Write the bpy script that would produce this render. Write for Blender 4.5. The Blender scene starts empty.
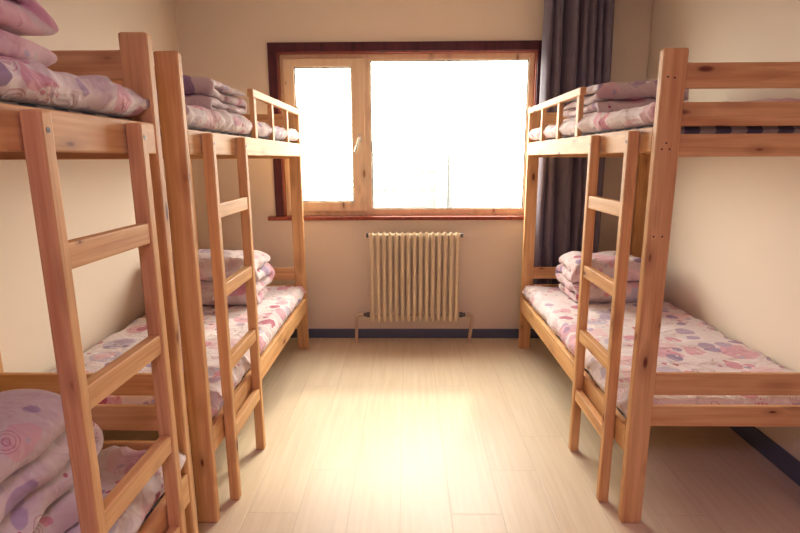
import bpy, bmesh, math, random
from mathutils import Vector, Matrix, noise

scene = bpy.context.scene
COL = scene.collection
R = math.radians

# ---------------------------------------------------------------- camera
cam_data = bpy.data.cameras.new('camera')
cam_data.sensor_width = 36.0
cam_data.lens = 521.25 * 36 / 800
cam_data.clip_start = 0.02
cam_data.clip_end = 500
cam = bpy.data.objects.new('camera', cam_data)
COL.objects.link(cam)
p, yw, rl = R(11.7488), R(-0.9257), R(-0.2591)
rt = Vector((math.cos(yw), -math.sin(yw), 0)); fh = Vector((math.sin(yw), math.cos(yw), 0)); zz = Vector((0, 0, 1))
fw = fh * math.cos(p) - zz * math.sin(p)
up = fh * math.sin(p) + zz * math.cos(p)
r2 = rt * math.cos(rl) + up * math.sin(rl)
u2 = up * math.cos(rl) - rt * math.sin(rl)
m = Matrix((r2, u2, -fw)).transposed().to_4x4()
m.translation = Vector((0, 0, 1.4))
cam.matrix_world = m
scene.camera = cam

# ---------------------------------------------------------------- world, sun, portal, exposure
scene.view_settings.view_transform = 'Standard'
scene.view_settings.look = 'None'
scene.view_settings.gamma = 1
scene.view_settings.exposure = 0.0
SKY = 21.0
world = bpy.data.worlds.new('hazy_sky'); scene.world = world
world.use_nodes = True
wn, wl = world.node_tree.nodes, world.node_tree.links
wn.clear()
wo = wn.new('ShaderNodeOutputWorld'); wb = wn.new('ShaderNodeBackground')
tc = wn.new('ShaderNodeTexCoord'); sx = wn.new('ShaderNodeSeparateXYZ'); rp = wn.new('ShaderNodeValToRGB')
rp.color_ramp.elements[0].position = 0.40; rp.color_ramp.elements[0].color = (.62, .57, .49, 1)
rp.color_ramp.elements[1].position = 0.56; rp.color_ramp.elements[1].color = (1.0, .95, .85, 1)
mr = wn.new('ShaderNodeMath'); mr.operation = 'MULTIPLY_ADD'; mr.inputs[1].default_value = .5; mr.inputs[2].default_value = .5
wl.new(tc.outputs['Generated'], sx.inputs[0]); wl.new(sx.outputs['Z'], mr.inputs[0]); wl.new(mr.outputs[0], rp.inputs[0])
wl.new(rp.outputs[0], wb.inputs['Color']); wb.inputs['Strength'].default_value = SKY
wl.new(wb.outputs[0], wo.inputs[0])

sun_d = bpy.data.lights.new('sun', 'SUN'); sun_d.energy = 1.9; sun_d.color = (1, .88, .68); sun_d.angle = R(5)
sun = bpy.data.objects.new('sun', sun_d); COL.objects.link(sun)
el = R(43); hx, hy = -.37, -.93
hl = math.hypot(hx, hy)
dirv = Vector((hx / hl * math.cos(el), hy / hl * math.cos(el), -math.sin(el)))
sun.rotation_euler = dirv.to_track_quat('-Z', 'Y').to_euler()

po_d = bpy.data.lights.new('window_portal', 'AREA'); po_d.shape = 'RECTANGLE'; po_d.size = 1.9; po_d.size_y = 1.2
po_d.cycles.is_portal = True
po = bpy.data.objects.new('window_portal', po_d); COL.objects.link(po)
po.location = (-.02, 4.12, 1.59); po.rotation_euler = (R(-90), 0, 0)

# fill light added near the ceiling behind the camera, no lamp fixture there
ce_d = bpy.data.lights.new('added_fill_light', 'AREA'); ce_d.shape = 'DISK'; ce_d.size = .5
ce_d.energy = 28; ce_d.color = (.82, .54, .92)
ce = bpy.data.objects.new('added_fill_light', ce_d); COL.objects.link(ce)
ce.location = (.1, -1.0, 2.58)

# ---------------------------------------------------------------- helpers
def link(o, parent=None, loc=None):
    COL.objects.link(o)
    if loc is not None: o.location = loc
    if parent is not None: o.parent = parent
    return o

def tag(o, label=None, cat=None, group=None, kind=None):
    if label: o['label'] = label
    if cat: o['category'] = cat
    if group: o['group'] = group
    if kind: o['kind'] = kind
    return o

def empty(name, loc=(0, 0, 0), parent=None):
    o = bpy.data.objects.new(name, None); o.empty_display_size = .1
    return link(o, parent, loc)

def obj(name, bm, m, parent=None, loc=None, smooth=False, angle=None):
    me = bpy.data.meshes.new(name)
    bmesh.ops.recalc_face_normals(bm, faces=bm.faces)
    if smooth:
        for f in bm.faces: f.smooth = True
        if angle:
            for e in bm.edges:
                if len(e.link_faces) == 2 and e.calc_face_angle() > R(angle): e.smooth = False
    bm.to_mesh(me); bm.free()
    me.materials.append(m)
    return link(bpy.data.objects.new(name, me), parent, loc)

def box(bm, x0, x1, y0, y1, z0, z1, bev=0.0, seg=2):
    if x0 > x1: x0, x1 = x1, x0
    if y0 > y1: y0, y1 = y1, y0
    t = bmesh.new()
    r = bmesh.ops.create_cube(t, size=1)
    bmesh.ops.scale(t, vec=(x1 - x0, y1 - y0, z1 - z0), verts=t.verts)
    bmesh.ops.translate(t, vec=((x0 + x1) / 2, (y0 + y1) / 2, (z0 + z1) / 2), verts=t.verts)
    if bev > 0:
        bmesh.ops.bevel(t, geom=list(t.edges), offset=bev, segments=seg, affect='EDGES', profile=.5)
    me = bpy.data.meshes.new('tmp'); t.to_mesh(me); t.free()
    bm.from_mesh(me); bpy.data.meshes.remove(me)

def bx(*a, **k):
    bm = bmesh.new(); box(bm, *a, **k); return bm

def tube(bm, pts, rad, n=12, caps=True):
    pts = [Vector(q) for q in pts]
    if not isinstance(rad, (list, tuple)): rad = [rad] * len(pts)
    rings = []
    for i, q in enumerate(pts):
        a = pts[max(i - 1, 0)]; b = pts[min(i + 1, len(pts) - 1)]
        d = (b - a).normalized()
        ref = Vector((0, 0, 1)) if abs(d.z) < .9 else Vector((0, 1, 0))
        u = d.cross(ref).normalized(); v = d.cross(u).normalized()
        rings.append([bm.verts.new(q + (u * math.cos(2 * math.pi * k / n) + v * math.sin(2 * math.pi * k / n)) * rad[i]) for k in range(n)])
    for a, b in zip(rings, rings[1:]):
        for k in range(n):
            bm.faces.new((a[k], a[(k + 1) % n], b[(k + 1) % n], b[k]))
    if caps:
        bm.faces.new(rings[0]); bm.faces.new(rings[-1])

# ---------------------------------------------------------------- materials
class NT:
    def __init__(s, name):
        s.m = bpy.data.materials.new(name); s.m.use_nodes = True
        s.t = s.m.node_tree; s.n = s.t.nodes; s.l = s.t.links
        s.b = s.n['Principled BSDF']
    def new(s, t, **k):
        o = s.n.new(t)
        for a, v in k.items(): setattr(o, a, v)
        return o
    def link(s, a, b): s.l.new(a, b)
    def math(s, op, a, b=None, c=None, clamp=False):
        o = s.new('ShaderNodeMath', operation=op, use_clamp=clamp)
        for i, v in enumerate((a, b, c)):
            if v is None: continue
            if isinstance(v, (int, float)): o.inputs[i].default_value = v
            else: s.link(v, o.inputs[i])
        return o.outputs[0]
    def mix(s, f, a, b):
        o = s.new('ShaderNodeMix', data_type='RGBA')
        for i, v in ((0, f), (6, a), (7, b)):
            if isinstance(v, (int, float)): o.inputs[i].default_value = v
            elif isinstance(v, tuple): o.inputs[i].default_value = (*v[:3], 1)
            else: s.link(v, o.inputs[i])
        return o.outputs[2]
    def ramp(s, f, stops, interp='LINEAR'):
        o = s.new('ShaderNodeValToRGB'); cr = o.color_ramp; cr.interpolation = interp
        while len(cr.elements) > 1: cr.elements.remove(cr.elements[-1])
        cr.elements[0].position = stops[0][0]; cr.elements[0].color = (*stops[0][1], 1)
        for q, c in stops[1:]:
            e = cr.elements.new(q); e.color = (*c, 1)
        s.link(f, o.inputs[0]); return o.outputs[0]
    def bump(s, h, strength, dist):
        o = s.new('ShaderNodeBump'); o.inputs['Strength'].default_value = strength; o.inputs['Distance'].default_value = dist
        s.link(h, o.inputs['Height']); s.link(o.outputs[0], s.b.inputs['Normal'])
    def coords(s, scale=(1, 1, 1), rnd=0.0):
        tcn = s.new('ShaderNodeTexCoord'); mp = s.new('ShaderNodeMapping')
        mp.inputs['Scale'].default_value = scale
        s.link(tcn.outputs['Object'], mp.inputs[0])
        if rnd:
            oi = s.new('ShaderNodeObjectInfo')
            v = s.new('ShaderNodeVectorMath', operation='SCALE'); v.inputs[0].default_value = (3.1, 7.3, 5.7)
            mu = s.math('MULTIPLY', oi.outputs['Random'], rnd)
            s.link(mu, v.inputs['Scale'])
            s.link(v.outputs[0], mp.inputs['Location'])
        return mp.outputs[0]

def plain(name, col, rough=.6, metal=0.0, noise_amt=.06, scale=30):
    t = NT(name)
    nz = t.new('ShaderNodeTexNoise'); nz.inputs['Scale'].default_value = scale
    t.link(t.coords(), nz.inputs['Vector'])
    dk = tuple(c * (1 - noise_amt) for c in col); lt = tuple(min(1, c * (1 + noise_amt)) for c in col)
    t.link(t.mix(nz.outputs[0], dk, lt), t.b.inputs['Base Color'])
    t.b.inputs['Roughness'].default_value = rough; t.b.inputs['Metallic'].default_value = metal
    return t.m

def pine(name, axis, light=(.80, .49, .225), dark=(.60, .285, .115), knotc=(.17, .045, .025), rough=.55):
    t = NT(name)
    g, c = 1.3, 26.0
    sc = [c, c, c]; sc[axis] = g
    co = t.coords(tuple(sc), 9.0)
    nz = t.new('ShaderNodeTexNoise'); nz.inputs['Scale'].default_value = 1.0; nz.inputs['Detail'].default_value = 4; nz.inputs['Distortion'].default_value = .9
    t.link(co, nz.inputs['Vector'])
    sc2 = [160.0] * 3; sc2[axis] = 5.0
    fi = t.new('ShaderNodeTexNoise'); fi.inputs['Scale'].default_value = 1.0; fi.inputs['Detail'].default_value = 2
    t.link(t.coords(tuple(sc2), 9.0), fi.inputs['Vector'])
    f = t.math('ADD', t.math('MULTIPLY', nz.outputs[0], .8), t.math('MULTIPLY', fi.outputs[0], .35))
    base = t.ramp(f, [(.38, dark), (.72, light)])
    # knots
    sc3 = [14.0] * 3; sc3[axis] = 5.0
    vo = t.new('ShaderNodeTexVoronoi'); vo.inputs['Scale'].default_value = 1.0
    t.link(t.coords(tuple(sc3), 9.0), vo.inputs['Vector'])
    sepc = t.new('ShaderNodeSeparateColor'); t.link(vo.outputs['Color'], sepc.inputs[0])
    size = t.math('MULTIPLY_ADD', sepc.outputs[0], .17, .03)
    k = t.math('DIVIDE', vo.outputs['Distance'], size)
    km = t.ramp(k, [(.55, (1, 1, 1)), (1.0, (0, 0, 0))])
    halo = t.ramp(t.math('DIVIDE', k, 3.0), [(.3, (.6, .6, .6)), (1.0, (0, 0, 0))])
    b2 = t.mix(halo, base, tuple(q * .72 for q in dark))
    b3 = t.mix(km, b2, knotc)
    t.link(b3, t.b.inputs['Base Color'])
    t.b.inputs['Roughness'].default_value = rough
    t.b.inputs['Specular IOR Level'].default_value = .3
    t.bump(fi.outputs[0], .12, .002)
    return t.m

PX, PY, PZ = pine('pine_across', 0), pine('pine_lengthwise', 1), pine('pine_upright', 2)

def print_fabric(name, base=(.74, .63, .63), scale=9.5, seed=0.0):
    t = NT(name)
    tcn = t.new('ShaderNodeTexCoord'); add = t.new('ShaderNodeVectorMath', operation='ADD'); add.inputs[1].default_value = (seed * 3.3, seed * 1.7, seed * .9)
    t.link(tcn.outputs['Object'], add.inputs[0])
    wob = t.new('ShaderNodeTexNoise'); wob.inputs['Scale'].default_value = 14
    t.link(add.outputs[0], wob.inputs['Vector'])
    wv = t.new('ShaderNodeVectorMath', operation='MULTIPLY_ADD'); wv.inputs[1].default_value = (.035, .035, .035)
    t.link(wob.outputs['Color'], wv.inputs[0]); t.link(add.outputs[0], wv.inputs[2])
    co = wv.outputs[0]
    def spots(sc, rmin, rmax, cols, dots):
        nonlocal base
        vo = t.new('ShaderNodeTexVoronoi'); vo.inputs['Scale'].default_value = sc; vo.inputs['Randomness'].default_value = .85
        t.link(co, vo.inputs['Vector'])
        s = t.new('ShaderNodeSeparateColor'); t.link(vo.outputs['Color'], s.inputs[0])
        rad = t.math('MULTIPLY_ADD', s.outputs[0], rmax - rmin, rmin)
        mask = t.math('SUBTRACT', rad, vo.outputs['Distance'])
        mask = t.math('MULTIPLY', mask, 40, clamp=True)
        if dots:
            dv = t.new('ShaderNodeTexVoronoi'); dv.inputs['Scale'].default_value = 62; dv.inputs['Randomness'].default_value = .1
            t.link(add.outputs[0], dv.inputs['Vector'])
            dm = t.math('MULTIPLY', t.math('SUBTRACT', .42, dv.outputs['Distance']), 12, clamp=True)
            isd = t.math('GREATER_THAN', s.outputs[2], .72)
            keep = t.math('SUBTRACT', 1, t.math('MULTIPLY', isd, t.math('SUBTRACT', 1, dm)))
            mask = t.math('MULTIPLY', mask, keep)
        col = t.ramp(s.outputs[1], cols, 'CONSTANT')
        mask = t.math('MULTIPLY', mask, .92)
        base = t.mix(mask, base, col)
    pale = base
    spots(scale * .62, .30, .55, [(0, (.74, .50, .53)), (.3, (.50, .42, .52)), (.5, pale), (.75, (.66, .34, .41))], False)
    spots(scale, .18, .46, [(0, (.62, .25, .33)), (.26, pale), (.42, (.42, .30, .44)), (.58, (.45, .09, .16)), (.70, (.70, .42, .46)), (.88, (.30, .20, .34))], True)
    spots(scale * 2.1, .10, .30, [(0, pale), (.30, (.66, .26, .34)), (.52, (.52, .42, .52)), (.74, (.45, .09, .16)), (.88, (.85, .80, .76))], False)
    rv = t.new('ShaderNodeTexVoronoi'); rv.inputs['Scale'].default_value = scale * 1.35; rv.inputs['Randomness'].default_value = .9
    t.link(co, rv.inputs['Vector'])
    rs = t.new('ShaderNodeSeparateColor'); t.link(rv.outputs['Color'], rs.inputs[0])
    wave = t.math('SINE', t.math('MULTIPLY', rv.outputs['Distance'], 60))
    rm = t.math('MULTIPLY', t.math('GREATER_THAN', wave, .55), t.math('MULTIPLY', t.math('LESS_THAN', rv.outputs['Distance'], .36), t.math('GREATER_THAN', rs.outputs[0], .66)))
    base = t.mix(t.math('MULTIPLY', rm, .7), base, (.48, .20, .27))
    t.link(base, t.b.inputs['Base Color'])
    t.b.inputs['Roughness'].default_value = .85
    t.b.inputs['Sheen Weight'].default_value = .15
    nz = t.new('ShaderNodeTexNoise'); nz.inputs['Scale'].default_value = 13; nz.inputs['Detail'].default_value = 2; nz.inputs['Distortion'].default_value = .8
    t.link(add.outputs[0], nz.inputs['Vector'])
    t.bump(nz.outputs[0], .55, .03)
    return t.m

def check_fabric(name):
    t = NT(name)
    co = t.coords((1, 1, 1))
    w = t.new('ShaderNodeTexChecker'); w.inputs['Scale'].default_value = 19
    w.inputs[1].default_value = (.52, .47, .40, 1); w.inputs[2].default_value = (.07, .09, .14, 1)
    t.link(co, w.inputs['Vector'])
    n = t.new('ShaderNodeTexNoise'); n.inputs['Scale'].default_value = 25
    t.link(co, n.inputs['Vector'])
    c = t.mix(t.math('MULTIPLY', n.outputs[0], .6), w.outputs[0], (.16, .14, .18))
    t.link(c, t.b.inputs['Base Color']); t.b.inputs['Roughness'].default_value = .9
    return t.m

def wall_mat(name, col):
    t = NT(name)
    co = t.coords()
    n = t.new('ShaderNodeTexNoise'); n.inputs['Scale'].default_value = 1.3; n.inputs['Detail'].default_value = 3
    t.link(co, n.inputs['Vector'])
    t.link(t.mix(n.outputs[0], tuple(c * .97 for c in col), tuple(min(1, c * 1.03) for c in col)), t.b.inputs['Base Color'])
    f = t.new('ShaderNodeTexNoise'); f.inputs['Scale'].default_value = 220
    t.link(co, f.inputs['Vector'])
    t.bump(f.outputs[0], .08, .001)
    t.b.inputs['Roughness'].default_value = .8
    return t.m

def floor_mat():
    t = NT('maple_laminate')
    tcn = t.new('ShaderNodeTexCoord'); s = t.new('ShaderNodeSeparateXYZ'); t.link(tcn.outputs['Object'], s.inputs[0])
    W, Lp = .2055, 1.2
    u = t.math('DIVIDE', t.math('ADD', s.outputs[0], .445 + W * 40), W)
    ci = t.math('FLOOR', u); fu = t.math('FRACT', u)
    m4 = t.math('MODULO', ci, 4)
    off = t.math('MULTIPLY', m4, .3)
    v = t.math('DIVIDE', t.math('ADD', t.math('SUBTRACT', s.outputs[1], off), 12 - 2.15), Lp)
    ri = t.math('FLOOR', v); fv = t.math('FRACT', v)
    du = t.math('MULTIPLY', t.math('MINIMUM', fu, t.math('SUBTRACT', 1, fu)), W)
    dv = t.math('MULTIPLY', t.math('MINIMUM', fv, t.math('SUBTRACT', 1, fv)), Lp)
    d = t.math('MINIMUM', du, dv)
    seam = t.math('SUBTRACT', 1, t.math('DIVIDE', d, .0022), clamp=True)
    cv = t.new('ShaderNodeCombineXYZ'); t.link(ci, cv.inputs[0]); t.link(ri, cv.inputs[1])
    wn_ = t.new('ShaderNodeTexWhiteNoise', noise_dimensions='2D'); t.link(cv.outputs[0], wn_.inputs['Vector'])
    # grain
    mp = t.new('ShaderNodeMapping'); mp.inputs['Scale'].default_value = (45, 2.2, 1)
    t.link(tcn.outputs['Object'], mp.inputs[0])
    ad = t.new('ShaderNodeVectorMath', operation='MULTIPLY_ADD'); ad.inputs[1].default_value = (13, 17, 5)
    t.link(wn_.outputs['Color'], ad.inputs[0]); t.link(mp.outputs[0], ad.inputs[2])
    g = t.new('ShaderNodeTexNoise'); g.inputs['Scale'].default_value = 1; g.inputs['Detail'].default_value = 4; g.inputs['Distortion'].default_value = .5
    t.link(ad.outputs[0], g.inputs['Vector'])
    c = t.ramp(g.outputs[0], [(.3, (.73, .595, .415)), (.7, (.82, .69, .505))])
    c = t.mix(t.math('MULTIPLY', wn_.outputs['Value'], .22), c, (.66, .50, .33))
    c = t.mix(t.math('MULTIPLY', seam, .45), c, (.40, .27, .16))
    t.link(c, t.b.inputs['Base Color'])
    ro = t.math('MULTIPLY_ADD', g.outputs[0], .12, .33)
    t.link(ro, t.b.inputs['Roughness'])
    t.bump(t.math('SUBTRACT', 1, seam), .4, .0015)
    return t.m

M = dict(
    wall=wall_mat('cream_paint', (.88, .76, .615)),
    mauve=wall_mat('low_bounce_mauve', (.26, .17, .27)),  # unseen front wall, mauve chosen dark to hold down bounced light
    ceiling=wall_mat('white_ceiling_paint', (.88, .80, .70)),
    floor=floor_mat(),
    base=plain('dark_blue_baseboard_paint', (.09, .12, .19), .35),
    casing=pine('dark_red_stained_wood', 2, (.11, .030, .038), (.065, .018, .028), (.05, .015, .015), .3),
    jamb=pine('red_brown_stained_wood', 2, (.34, .085, .05), (.22, .05, .032), (.12, .03, .02), .3),
    wframe=pine('light_window_wood', 2, (.93, .74, .52), (.86, .63, .41), (.40, .2, .1), .35),
    gasket=plain('grey_rubber_gasket', (.12, .11, .10), .6),
    handle=plain('brushed_metal_handle', (.72, .66, .56), .35, .6),
    rad=plain('cream_radiator_enamel', (.80, .66, .45), .32),
    pipe=plain('painted_pipe', (.66, .50, .36), .4),
    valve=plain('dark_valve_metal', (.10, .09, .10), .35, .7),
    screw=plain('dark_screw_steel', (.05, .035, .04), .45, .6),
    mat=check_fabric('checked_mattress_ticking'),
    bld=plain('haze_tinted_concrete', (.172, .173, .170), .9, 0, .05, .4),  # haze is put into this flat grey and the next two
    bldw=plain('haze_tinted_glass', (.155, .158, .160), .9, 0, .05, .4),
    ground=plain('haze_tinted_ground', (.172, .172, .17), .9, 0, .05, .2),
    spare_white=plain('spare_white_metal', (.8, .8, .8), .5),  # unused, no lamp fixture is modelled
)
FAB = [print_fabric('pink_print_cotton', seed=s) for s in (0.0, 1.0, 2.0, 3.0)]
QF = [print_fabric('pink_quilt_cotton', base=(.66, .53, .53), scale=8.0, seed=s) for s in (4.0, 5.0, 6.0, 7.0, 8.0, 9.0)]

def curtain_mat():
    t = NT('mauve_grey_curtain_cloth')
    co = t.coords((60, 60, 9))
    n = t.new('ShaderNodeTexNoise'); n.inputs['Scale'].default_value = 1.5; n.inputs['Detail'].default_value = 3
    t.link(co, n.inputs['Vector'])
    t.link(t.mix(n.outputs[0], (.085, .085, .15), (.22, .17, .20)), t.b.inputs['Base Color'])
    t.b.inputs['Roughness'].default_value = .7; t.b.inputs['Sheen Weight'].default_value = .3
    return t.m
M['curtain'] = curtain_mat()

def glass_mat():
    t = NT('window_glass')
    out = t.n['Material Output']
    tr = t.new('ShaderNodeBsdfTransparent'); gl = t.new('ShaderNodeBsdfGlossy'); gl.inputs['Roughness'].default_value = .02
    tr.inputs[0].default_value = (.96, .97, .96, 1)
    lw = t.new('ShaderNodeLayerWeight'); lw.inputs['Blend'].default_value = .5
    fr_out = t.math('MULTIPLY_ADD', t.math('POWER', lw.outputs['Facing'], 5), .8, .03)
    mx = t.new('ShaderNodeMixShader')
    t.link(fr_out, mx.inputs[0]); t.link(tr.outputs[0], mx.inputs[1]); t.link(gl.outputs[0], mx.inputs[2])
    t.link(mx.outputs[0], out.inputs['Surface'])
    return t.m
M['glass'] = glass_mat()

# ---------------------------------------------------------------- room
WL, WR, YW, YB, HC = -1.645, 1.705, 3.95, -2.6, 2.62
WX0, WX1, WZ0, WZ1 = -.945, .925, .97, 2.15        # hole in the window wall
T = .16
def struct(name, bm, m, parent=None, **k):
    o = obj(name, bm, m, parent, **k)
    if parent is None: o['kind'] = 'structure'
    return o
struct('floor', bx(WL - T, WR + T, YB - T, YW + T, -.12, 0), M['floor'])
struct('ceiling', bx(WL - T, WR + T, YB - T, YW + T, HC, HC + .12), M['ceiling'])
struct('wall_left', bx(WL - T, WL, YB - T, YW + T, 0, HC), M['wall'])
struct('wall_right', bx(WR, WR + T, YB - T, YW + T, 0, HC), M['wall'])
bm = bmesh.new()
box(bm, WL, WX0, YW, YW + T, 0, HC); box(bm, WX1, WR, YW, YW + T, 0, HC)
box(bm, WX0, WX1, YW, YW + T, 0, WZ0 - .025); box(bm, WX0, WX1, YW, YW + T, WZ1, HC)
struct('wall_back', bm, M['wall'])
struct('wall_front', bx(WL, WR, YB - T, YB, 0, HC), M['mauve'])
struct('baseboard_back', bx(WL, WR, YW - .012, YW, 0, .075, bev=.003), M['base'])
struct('baseboard_right', bx(WR - .012, WR, YB, YW - .012, 0, .10, bev=.003), M['base'])
struct('baseboard_left', bx(WL, WL + .012, YB, YW - .012, 0, .10, bev=.003), M['base'])

# window: dark casing on the wall, red-brown jamb, light frame set into the wall
win = empty('window_1', (-.01, YW, WZ0)); win['kind'] = 'structure'
def wpart(name, bm, m, parent=win, **k):
    bmesh.ops.translate(bm, vec=(.01, -YW, -WZ0), verts=bm.verts)
    return obj(name, bm, m, parent, **k)
bm = bmesh.new()
cw = .058
box(bm, WX0 - cw, WX0 + .004, YW - .018, YW, WZ0, WZ1 + cw, .003)
box(bm, WX1 - .004, WX1 + cw, YW - .018, YW, WZ0, WZ1 + cw, .003)
box(bm, WX0, WX1, YW - .018, YW, WZ1 - .004, WZ1 + cw, .003)
wpart('casing', bm, M['casing'])
bm = bmesh.new()
JD = .085
box(bm, WX0, WX0 + .012, YW - .004, YW + JD, WZ0, WZ1, .002)
box(bm, WX1 - .012, WX1, YW - .004, YW + JD, WZ0, WZ1, .002)
box(bm, WX0, WX1, YW - .004, YW + JD, WZ1 - .012, WZ1, .002)
wpart('jamb', bm, M['jamb'])
wpart('window_sill', bx(WX0 - .115, WX1 + .115, YW - .045, YW + JD + .06, WZ0 - .028, WZ0, bev=.004), M['jamb'])
# frame at y = YW+.05 .. +.11
f0, f1 = YW + .045, YW + .105
FX0, FX1, FZ0, FZ1 = WX0 + .012, WX1 - .012, WZ0, WZ1 - .012
mull = -.315
bm = bmesh.new()
box(bm, FX0, FX0 + .035, f0, f1, FZ0, FZ1, .003); box(bm, FX1 - .038, FX1, f0, f1, FZ0, FZ1, .003)
box(bm, FX0 + .03, FX1 - .034, f0, f1, FZ1 - .045, FZ1, .003); box(bm, FX0 + .03, FX1 - .034, f0, f1, FZ0, FZ0 + .05, .003)
box(bm, mull - .01, mull + .04, f0, f1, FZ0 + .045, FZ1 - .04, .003)
wpart('window_frame', bm, M['wframe'])
bm = bmesh.new()
sx0, sx1, sz0, sz1 = FX0 + .022, mull - .004, FZ0 + .035, FZ1 - .030
s0, s1 = f0 - .018, f1 - .02
box(bm, sx0, sx0 + .082, s0, s1, sz0, sz1, .005); box(bm, sx1 - .094, sx1, s0, s1, sz0, sz1, .005)
box(bm, sx0 + .078, sx1 - .090, s0, s1, sz1 - .060, sz1, .005); box(bm, sx0 + .078, sx1 - .090, s0, s1, sz0, sz0 + .072, .005)
sash = wpart('casement_sash', bm, M['wframe'])
def gasket(x0, x1, z0, z1, y, par, w=.007):
    b = bmesh.new()
    box(b, x0, x0 + w, y, y + .012, z0, z1); box(b, x1 - w, x1, y, y + .012, z0, z1)
    box(b, x0 + w, x1 - w, y, y + .012, z1 - w, z1); box(b, x0 + w, x1 - w, y, y + .012, z0, z0 + w)
    wpart('gasket', b, M['gasket'], par)
gx0, gx1, gz0, gz1 = sx0 + .082, sx1 - .094, sz0 + .072, sz1 - .060
def sub_fix(o):  # children of the sash share its origin
    o.location = (0, 0, 0)
gasket(gx0, gx1, gz0, gz1, s0 + .012, sash)
wpart('glass_pane', bx(gx0 - .005, gx1 + .005, s0 + .03, s0 + .036, gz0 - .005, gz1 + .005), M['glass'], sash)
px0, px1, pz0, pz1 = mull + .04, FX1 - .038, FZ0 + .05, FZ1 - .045
gasket(px0, px1, pz0, pz1, f0 + .012, win)
wpart('glass_pane', bx(px0 - .004, px1 + .004, f0 + .03, f0 + .036, pz0 - .004, pz1 + .004), M['glass'])
# handle: rosette and slanted lever
bm = bmesh.new()
hxp, hz = sx1 - .040, 1.545
box(bm, hxp - .012, hxp + .012, s0 - .008, s0, hz - .03, hz + .03, .003)
tube(bm, [(hxp, s0 - .004, hz), (hxp, s0 - .035, hz)], .008)
tube(bm, [(hxp, s0 - .035, hz + .004), (hxp - .012, s0 - .038, hz - .035), (hxp - .034, s0 - .036, hz - .105)], [.008, .009, .008])
wpart('window_handle', bm, M['handle'], sash, smooth=True, angle=40)

# ---------------------------------------------------------------- curtain
def curtain():
    bm = bmesh.new()
    nu, nv = 260, 60
    x0, x1, z0, z1 = .935, 1.405, .30, HC - .005
    folds = [0, .085, .17, .245, .32, .40, .48, .56, .66, .75, .85, .93, 1.0]
    grid = []
    for j in range(nv + 1):
        v = j / nv; z = z0 + (z1 - z0) * v
        row = []
        for i in range(nu + 1):
            u = i / nu
            # irregular pleats that lean a little on the way down
            uu = u + .035 * math.sin(2.2 * (1 - v) + 5 * u) * (1 - v) + .012 * noise.noise(Vector((u * 6, v * 2.5, 3.1)))
            ph = 2 * math.pi * (uu * 7.0 + .35 * math.sin(uu * 9.0))
            amp = .060 * (.75 + .35 * noise.noise(Vector((u * 5, v * 1.2, .7))))
            s = math.sin(ph)
            y = YW - .105 + amp * (s + .25 * math.sin(2 * ph + .6)) + .006 * noise.noise(Vector((u * 20, v * 6, 1)))
            w = 1.0 + .06 * (1 - v)
            x = x0 + (x1 - x0) * u * w + .016 * math.cos(ph) + .020 * (1 - v) * (1 - u) - .01
            if u < .04: y -= .0
            row.append(bm.verts.new((x, y, z)))
        grid.append(row)
    for a, b in zip(grid, grid[1:]):
        for i in range(nu): bm.faces.new((a[i], a[i + 1], b[i + 1], b[i]))
    bm.normal_update()
    o = obj('curtain', bm, M['curtain'], smooth=True)
    md = o.modifiers.new('thickness', 'SOLIDIFY'); md.thickness = .003
    tag(o, 'mauve grey pleated curtain gathered at the right side of the window', 'curtain')
curtain()

# ---------------------------------------------------------------- radiator
rad = tag(empty('radiator', (.047, 3.84, 0)), 'cream column radiator on the wall under the window', 'radiator')
def rpart(name, bm, m, parent=rad, **k):
    bmesh.ops.translate(bm, vec=(-.047, -3.84, 0), verts=bm.verts)
    return obj(name, bm, m, parent, **k)
NS = 15
for i in range(NS):
    xc = -.270 + i * (.634 / (NS - 1))
    bm = bmesh.new()
    for yc in (3.80, 3.875):
        q = 1.0 if yc < 3.84 else .72
        tube(bm, [(xc, yc, .182), (xc, yc, .20), (xc, yc, .24), (xc, yc, .80), (xc, yc, .845), (xc, yc, .862)],
             [.006 * q, .0165 * q, .0150 * q, .0150 * q, .0165 * q, .006 * q], 12)
    # heads that join the front and back columns, top and bottom
    for zc, h in ((.838, .026), (.215, .024)):
        t0 = []
        tube(bm, [(xc, 3.786, zc), (xc, 3.797, zc), (xc, 3.84, zc), (xc, 3.878, zc), (xc, 3.889, zc)], [h * .35, h * .66, h * .7, h * .66, h * .35], 12)
        tube(bm, [(xc - .0227, 3.838, zc), (xc + .0227, 3.838, zc)], h * .5, 14)
    rpart('radiator_section', bm, M['rad'], smooth=True, angle=50)
for sgn, xe in ((-1, -.296), (1, .390)):
    bm = bmesh.new(); tube(bm, [(xe, 3.838, .838), (xe + sgn * .016, 3.838, .838)], .017, 8)
    rpart('plug', bm, M['valve'])
    bm = bmesh.new()
    tube(bm, [(xe, 3.838, .225), (xe + sgn * .022, 3.838, .225)], [.021, .021], 12)
    tube(bm, [(xe + sgn * .022, 3.838, .225), (xe + sgn * .045, 3.838, .225)], [.015, .015], 12)
    rpart('valve', bm, M['valve'], smooth=True, angle=40)
    xp = xe + sgn * .10
    bm = bmesh.new()
    tube(bm, [(xe + sgn * .04, 3.838, .225), (xp - sgn * .02, 3.838, .225), (xp, 3.838, .212), (xp, 3.838, .19), (xp - (.006 if sgn < 0 else .022), 3.842, .0)], [.0125] * 5, 12)
    tube(bm, [(xp - sgn * .035, 3.838, .225), (xp - sgn * .018, 3.838, .225)], [.019, .019], 10)
    rpart('pipe', bm, M['pipe'], smooth=True, angle=40)
for xb in (-.2, .29):
    rpart('bracket', bx(xb - .012, xb + .012, 3.885, YW, .78, .80), M['rad'])

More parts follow.
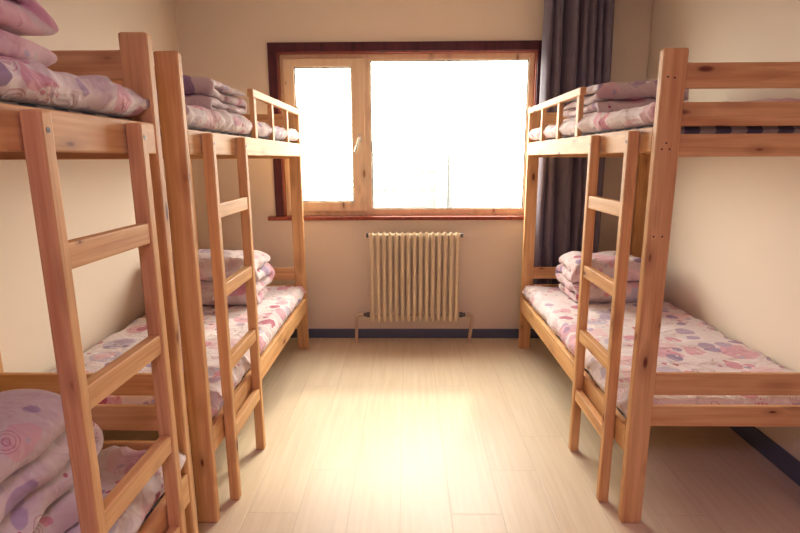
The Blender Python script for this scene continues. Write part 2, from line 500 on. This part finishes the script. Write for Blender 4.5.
# ---------------------------------------------------------------- bunk beds
BW = .855                      # outer width
def make_bed(side, xf, y0, label, ladder_from, guard=(.825, 1.94)):
    """side -1: against the left wall, +1: against the right wall; xf: x of the face towards the aisle; y0: camera-side end."""
    root = tag(empty('bunk_bed', (xf + side * BW / 2, y0 + .975, 0)), label, 'bunk bed', 'pine bunk beds along the two side walls')
    ox, oy = root.location.x, root.location.y
    L = 1.94
    def X(d): return xf + side * d - ox
    def part(name, x0, x1, ya, yb, z0, z1, m, parent=root, bev=.004):
        return obj(name, bx(X(x0), X(x1), y0 + ya - oy, y0 + yb - oy, z0, z1, bev=bev), m, parent, smooth=False)
    PT = .038
    for ya in (0, L - PT):
        for xa in (0, BW - .08):
            po_ = part('post', xa, xa + .08, ya, ya + PT, 0, 1.745, PZ, bev=.007)
            if xa == 0 and side == 1:
                yf = y0 + ya - .001 - oy if ya == 0 else y0 + ya + PT + .001 - oy
                for k, (dx, z) in enumerate(((.018, 1.655), (.040, 1.652), (.020, 1.425), (.033, 1.445), (.046, 1.425), (.020, 1.13), (.050, 1.13))):
                    b = bmesh.new(); tube(b, [(X(dx), yf - .0008, z), (X(dx), yf + .004, z)], .0032, 8)
                    obj('screw', b, M['screw'], po_)
    # end boards between the posts
    for ya, yb in ((.006, .028), (L - .028, L - .006)):
        for z0, z1 in ((1.62, 1.70), (1.50, 1.577), (1.40, 1.475), (.535, .62), (.41, .49)):
            part('end_board', .079, BW - .079, ya, yb, z0, z1, PX)
    # side rails, aisle side a little behind the ladder
    for xa in (.002, BW - .030):
        part('side_rail', xa, xa + .028, PT - .001, L - PT + .001, 1.415, 1.50, PY)
        part('side_rail', xa, xa + .028, PT - .001, L - PT + .001, .285, .39, PY)
    # slats under each bunk
    for zt in (1.445, .335):
        b = bmesh.new()
        for k in range(13):
            yy = y0 + .07 + k * .142 - oy
            if zt < 1 and k == 0: continue
            box(b, X(.030), X(BW - .030), yy, yy + .075, zt, zt + .018, .002)
        box(b, X(.030), X(.052), y0 + (.04 if zt > 1 else .18) - oy, y0 + L - .04 - oy, zt - (.028 if zt > 1 else .014), zt, .002)
        box(b, X(BW - .052), X(BW - .030), y0 + (.04 if zt > 1 else .18) - oy, y0 + L - .04 - oy, zt - (.028 if zt > 1 else .014), zt, .002)
        obj('slat_base', b, PX, root)
    # guard rail on the far half of the upper bunk
    g0, g1 = guard
    g = part('guard_rail', -.004, .026, g0, g1, 1.692, 1.730, PY)
    for ya in (g0 + .02, g0 + .36, g0 + .72):
        part('baluster', .000, .024, ya, ya + .040, 1.498, 1.693, PZ, g, .003)
    # ladder: two uprights outside the rail, rungs between them
    lad = empty('ladder', (0, 0, 0), root)
    la, lb = ladder_from
    for ya in (la, lb):
        u_ = part('upright', -.042, -.001, ya, ya + .036, 0, 1.492, PZ, lad, .006)
    for z in (1.235, .925, .622, .325):
        part('rung', -.038, -.008, la + .035, lb + .001, z - .055, z, PY, lad, .004)
    for ya in (la + .018, lb + .018):
        b = bmesh.new(); tube(b, [(X(-.0418), y0 + ya - oy, 1.455), (X(-.0428), y0 + ya - oy, 1.455)], .0055, 10)
        obj('bolt', b, M['screw'], lad)
    return root

bedR = make_bed(1, .828, 1.80, 'pine bunk bed with ladder standing along the right wall', (.125, .51))
bedA = make_bed(-1, -.749, 1.785, 'pine bunk bed on the left between the window and the nearer bunk bed', (.140, .524))
bedB = make_bed(-1, -.723, 1.565 - 1.94, 'nearest pine bunk bed on the left, cut off by the photo edge', (1.365, 1.735), (0, 1.115))

# ---------------------------------------------------------------- bedding
def pad(name, x0, x1, y0, y1, z0, z1, m, seed, wav=.012, puck=.010, step=.02, edge=.06, low=.010, parent=None, tilt=None):
    """soft closed pad: top and bottom sheets meeting in a rounded, puckered edge"""
    bm = bmesh.new()
    cx, cy = (x0 + x1) / 2, (y0 + y1) / 2
    nx, ny = int((x1 - x0) / step), int((y1 - y0) / step)
    h = (z1 - z0) / 2; zm = (z0 + z1) / 2
    top, bot = [], []
    for j in range(ny + 1):
        ra, rb = [], []
        for i in range(nx + 1):
            x = x0 + (x1 - x0) * i / nx; y = y0 + (y1 - y0) * j / ny
            d = min(x - x0, x1 - x, y - y0, y1 - y)
            e = 1.0 if d >= edge else math.sqrt(max(0, 1 - (1 - d / edge) ** 2))
            e = max(e, .10)
            V = Vector((x * 1.0, y * 1.0, seed * 3.7))
            n1 = noise.noise(V * 3.2); n2 = noise.noise(V * 9.0); n3 = noise.noise(Vector((x * 22, y * 22, seed)))
            k = max(0, 1 - d / (edge * 1.8))
            # pleats run square to the nearest edge
            along = y if min(x - x0, x1 - x) < min(y - y0, y1 - y) else x
            pl = noise.noise(Vector((along * 17, seed * 5, .3))) + .6 * noise.noise(Vector((along * 41, seed, 1.3)))
            zt = zm + h * e + low * n1 + puck * .5 * n2 + .0025 * n3 + puck * pl * k * .8
            zb = zm - h * e
            wx = wav * (noise.noise(Vector((y * 7, seed, 9))) + .6 * pl) * k
            wy = wav * (noise.noise(Vector((x * 7, seed, 5))) + .6 * pl) * k
            xx = x + (wx if abs(x - cx) / (x1 - x0) > abs(y - cy) / (y1 - y0) * .8 else 0)
            yy = y + wy * .6
            ra.append(bm.verts.new((xx - cx, yy - cy, max(zt, zb + .004) - z0)))
            rb.append(bm.verts.new((xx - cx, yy - cy, zb - z0)))
        top.append(ra); bot.append(rb)
    for g in (top, bot):
        for a, b in zip(g, g[1:]):
            for i in range(nx): bm.faces.new((a[i], a[i + 1], b[i + 1], b[i]))
    for j in range(ny):
        for i in (0, nx): bm.faces.new((top[j][i], top[j + 1][i], bot[j + 1][i], bot[j][i]))
    for i in range(nx):
        for j in (0, ny): bm.faces.new((top[j][i], top[j][i + 1], bot[j][i + 1], bot[j][i]))
    return obj(name, bm, m, parent, (cx, cy, z0), smooth=True)

def quilt(x0, x1, y0, y1, z0, t, layers, m, seed, label, rot=0.0, slump=0.0, puff=1.0, lean=0.0):
    """comforter folded to and fro: a padded strip, its folds facing along y, swept along x"""
    bm = bmesh.new()
    cx, cy = (x0 + x1) / 2, (y0 + y1) / 2
    L = (y1 - y0) / 2
    # centre line
    pts = []
    for k in range(layers):
        z = t * (k + .5)
        inner = L - t * .98
        ys = [(-inner + 2 * inner * a / 16) for a in range(17)]
        if k % 2 == 0: ys.reverse()
        pts += [(y, z) for y in ys]
        if k < layers - 1:
            s = -1 if k % 2 == 0 else 1
            for a in range(1, 8):
                th = -math.pi / 2 + math.pi * a / 8
                pts.append((s * (inner + math.cos(th) * t * .5), t * (k + 1) + math.sin(th) * t * .5))
    n = len(pts)
    nx = 40
    rings = []
    half = t * .49 * puff
    for i in range(nx + 1):
        u = i / nx; x = x0 + (x1 - x0) * u
        d = min(u, 1 - u) * (x1 - x0)
        e = 1.0 if d > .06 else .5 + .5 * math.sqrt(max(0, 1 - (1 - d / .075) ** 2))
        A, B = [], []
        for k, (y, z) in enumerate(pts):
            a = pts[max(k - 1, 0)]; b = pts[min(k + 1, n - 1)]
            ty, tz = b[0] - a[0], b[1] - a[1]; l = math.hypot(ty, tz) or 1
            ny_, nz_ = -tz / l, ty / l
            # outer skin of a turn sits a full thickness out
            end = 1.0
            if k < 6 or k > n - 7:
                q = min(k, n - 1 - k) / 6; end = .6 + .4 * math.sqrt(max(0, 1 - (1 - q) ** 2))
            hh = half * e * end
            for S, lst in ((1, A), (-1, B)):
                lst.append((y + ny_ * hh * S, z + nz_ * hh * S))
        loop = A + B[::-1]
        ring = []
        for (y, z) in loop:
            V = Vector((x * 5 + seed, y * 5, z * 6)); W = Vector((x * 16, y * 13 + seed, z * 16))
            amp = .018; amp2 = .012
            endk = max(0, 1 - d / .12)
            dx = amp * noise.noise(V + Vector((7, 0, 0))) + endk * .030 * noise.noise(Vector((y * 9, z * 13, seed)))
            dy = amp * noise.noise(V) + amp2 * noise.noise(W)
            dz = (amp * .6 * noise.noise(V + Vector((0, 9, 0))) + amp2 * noise.noise(W + Vector((0, 5, 0)))) * min(1, z / t * .8)
            # top sags at the open ends
            zz_ = z * (1 - (.10 + slump) * endk * endk) + dz
            skew = .02 * math.sin(z * 11 + seed)
            ring.append(bm.verts.new((x - cx + dx + skew * .6, y + dy - lean * z, max(zz_, .001))))
        rings.append(ring)
    N = len(rings[0])
    for a, b in zip(rings, rings[1:]):
        for k in range(N): bm.faces.new((a[k], a[(k + 1) % N], b[(k + 1) % N], b[k]))
    for r_ in (rings[0], rings[-1]):
        for k in range(n - 1): bm.faces.new((r_[k], r_[k + 1], r_[N - 2 - k], r_[N - 1 - k]))
    o = obj('folded_quilt', bm, m, None, (cx, cy, z0), smooth=True)
    o.rotation_euler = (0, 0, rot)
    md = o.modifiers.new('soften', 'SUBSURF'); md.levels = 1; md.render_levels = 1
    return tag(o, label, 'quilt', 'folded pink printed quilts on the bunks')

def bunk(side, xf, y0, lvl, names, seed):
    L = 1.94
    zt = 1.463 if lvl == 'upper' else .353
    rail = 1.50 if lvl == 'upper' else .39
    a, b = sorted((xf + side * .036, xf + side * (BW - .034)))
    mt = pad('mattress', a, b, y0 + (.042 if lvl == 'upper' else .11), y0 + L - .042, zt, rail + (.012 if lvl == 'upper' else -.004), M['mat'], seed + .5, wav=.003, puck=.003, edge=.025, low=.002)
    tag(mt, 'thin checked mattress ' + names[0], 'mattress', 'thin mattresses on the bunks')
    a, b = sorted((xf + side * .004, xf + side * (BW - .006)))
    thick = .078 if lvl == 'upper' else .095
    sh = pad('padded_sheet', a, b, y0 + .040, y0 + L - .036, rail + .014 if lvl == 'upper' else rail + .001, rail + .012 + thick, FAB[int(seed) % 4], seed, wav=.020, puck=.020, edge=.045, low=.010)
    tag(sh, 'puckered pink printed bed pad ' + names[1], 'bed pad', 'pink printed bed pads on the bunks')

bunk(1, .828, 1.80, 'upper', ('on the upper bunk of the right bed', 'on the upper bunk of the right bed'), 1)
bunk(1, .828, 1.80, 'lower', ('on the lower bunk of the right bed', 'on the lower bunk of the right bed'), 2)
bunk(-1, -.749, 1.785, 'upper', ('on the upper bunk of the left bed by the window', 'on the upper bunk of the left bed by the window'), 3)
bunk(-1, -.749, 1.785, 'lower', ('on the lower bunk of the left bed by the window', 'on the lower bunk of the left bed by the window'), 4)
bunk(-1, -.723, -.375, 'upper', ('on the upper bunk of the nearest left bed', 'on the upper bunk of the nearest left bed'), 5)
bunk(-1, -.723, -.375, 'lower', ('on the lower bunk of the nearest left bed', 'on the lower bunk of the nearest left bed'), 6)

quilt(.905, 1.35, 2.62, 3.22, 1.585, .045, 4, QF[0], 1.3, 'folded pink printed quilt on the upper bunk of the right bed')
quilt(1.03, 1.52, 3.14, 3.58, .495, .072, 4, QF[1], 2.7, 'folded pink printed quilt on the lower bunk of the right bed')
quilt(-1.60, -.83, 2.30, 2.85, 1.585, .042, 4, QF[2], 4.1, 'folded pink printed quilt on the upper bunk of the left bed by the window')
quilt(-1.60, -.93, 3.08, 3.48, .495, .080, 4, QF[3], 5.9, 'folded pink printed quilt on the lower bunk of the left bed by the window')
quilt(-1.56, -.785, .70, 1.32, 1.59, .072, 4, QF[4], 7.7, 'rumpled pink printed quilt on the upper bunk of the nearest left bed', lean=.7)
quilt(-1.56, -.82, .70, 1.30, .495, .088, 4, QF[5], 9.2, 'rumpled pink printed quilt on the lower bunk of the nearest left bed')

# ---------------------------------------------------------------- outside, far away, haze put into the colours
def building(x0, x1, y0, y1, z1, cols, rows, label):
    root = tag(empty('apartment_building', ((x0 + x1) / 2, (y0 + y1) / 2, -10)), label, 'building', 'pale hazy buildings outside the window')
    ox, oy = root.location.x, root.location.y
    b = bmesh.new(); box(b, x0 - ox, x1 - ox, y0 - oy, y1 - oy, 0, z1 + 10)
    obj('building_wall', b, M['bld'], root)
    w = (x1 - x0) / cols; h = (z1 + 10) / rows
    for r_ in range(rows):
        for c in range(cols):
            xa = x0 - ox + (c + .25) * w; za = (r_ + .3) * h
            obj('window', bx(xa, xa + w * .5, y0 - oy - .12, y0 - oy + .05, za, za + h * .5), M['bldw'], root)
building(-17, -9.2, 70, 82, 8.5, 5, 6, 'faint pale apartment block seen through haze in the left window pane')
building(-7.5, 4.5, 84, 96, 4.0, 8, 5, 'faint wide low block in haze outside the middle of the window')
building(6.5, 15, 76, 88, 6.0, 5, 6, 'faint pale block in haze outside the right part of the window')
gr = obj('ground', bx(-120, 120, 8, 220, -10.4, -10), M['ground']); gr['kind'] = 'structure'
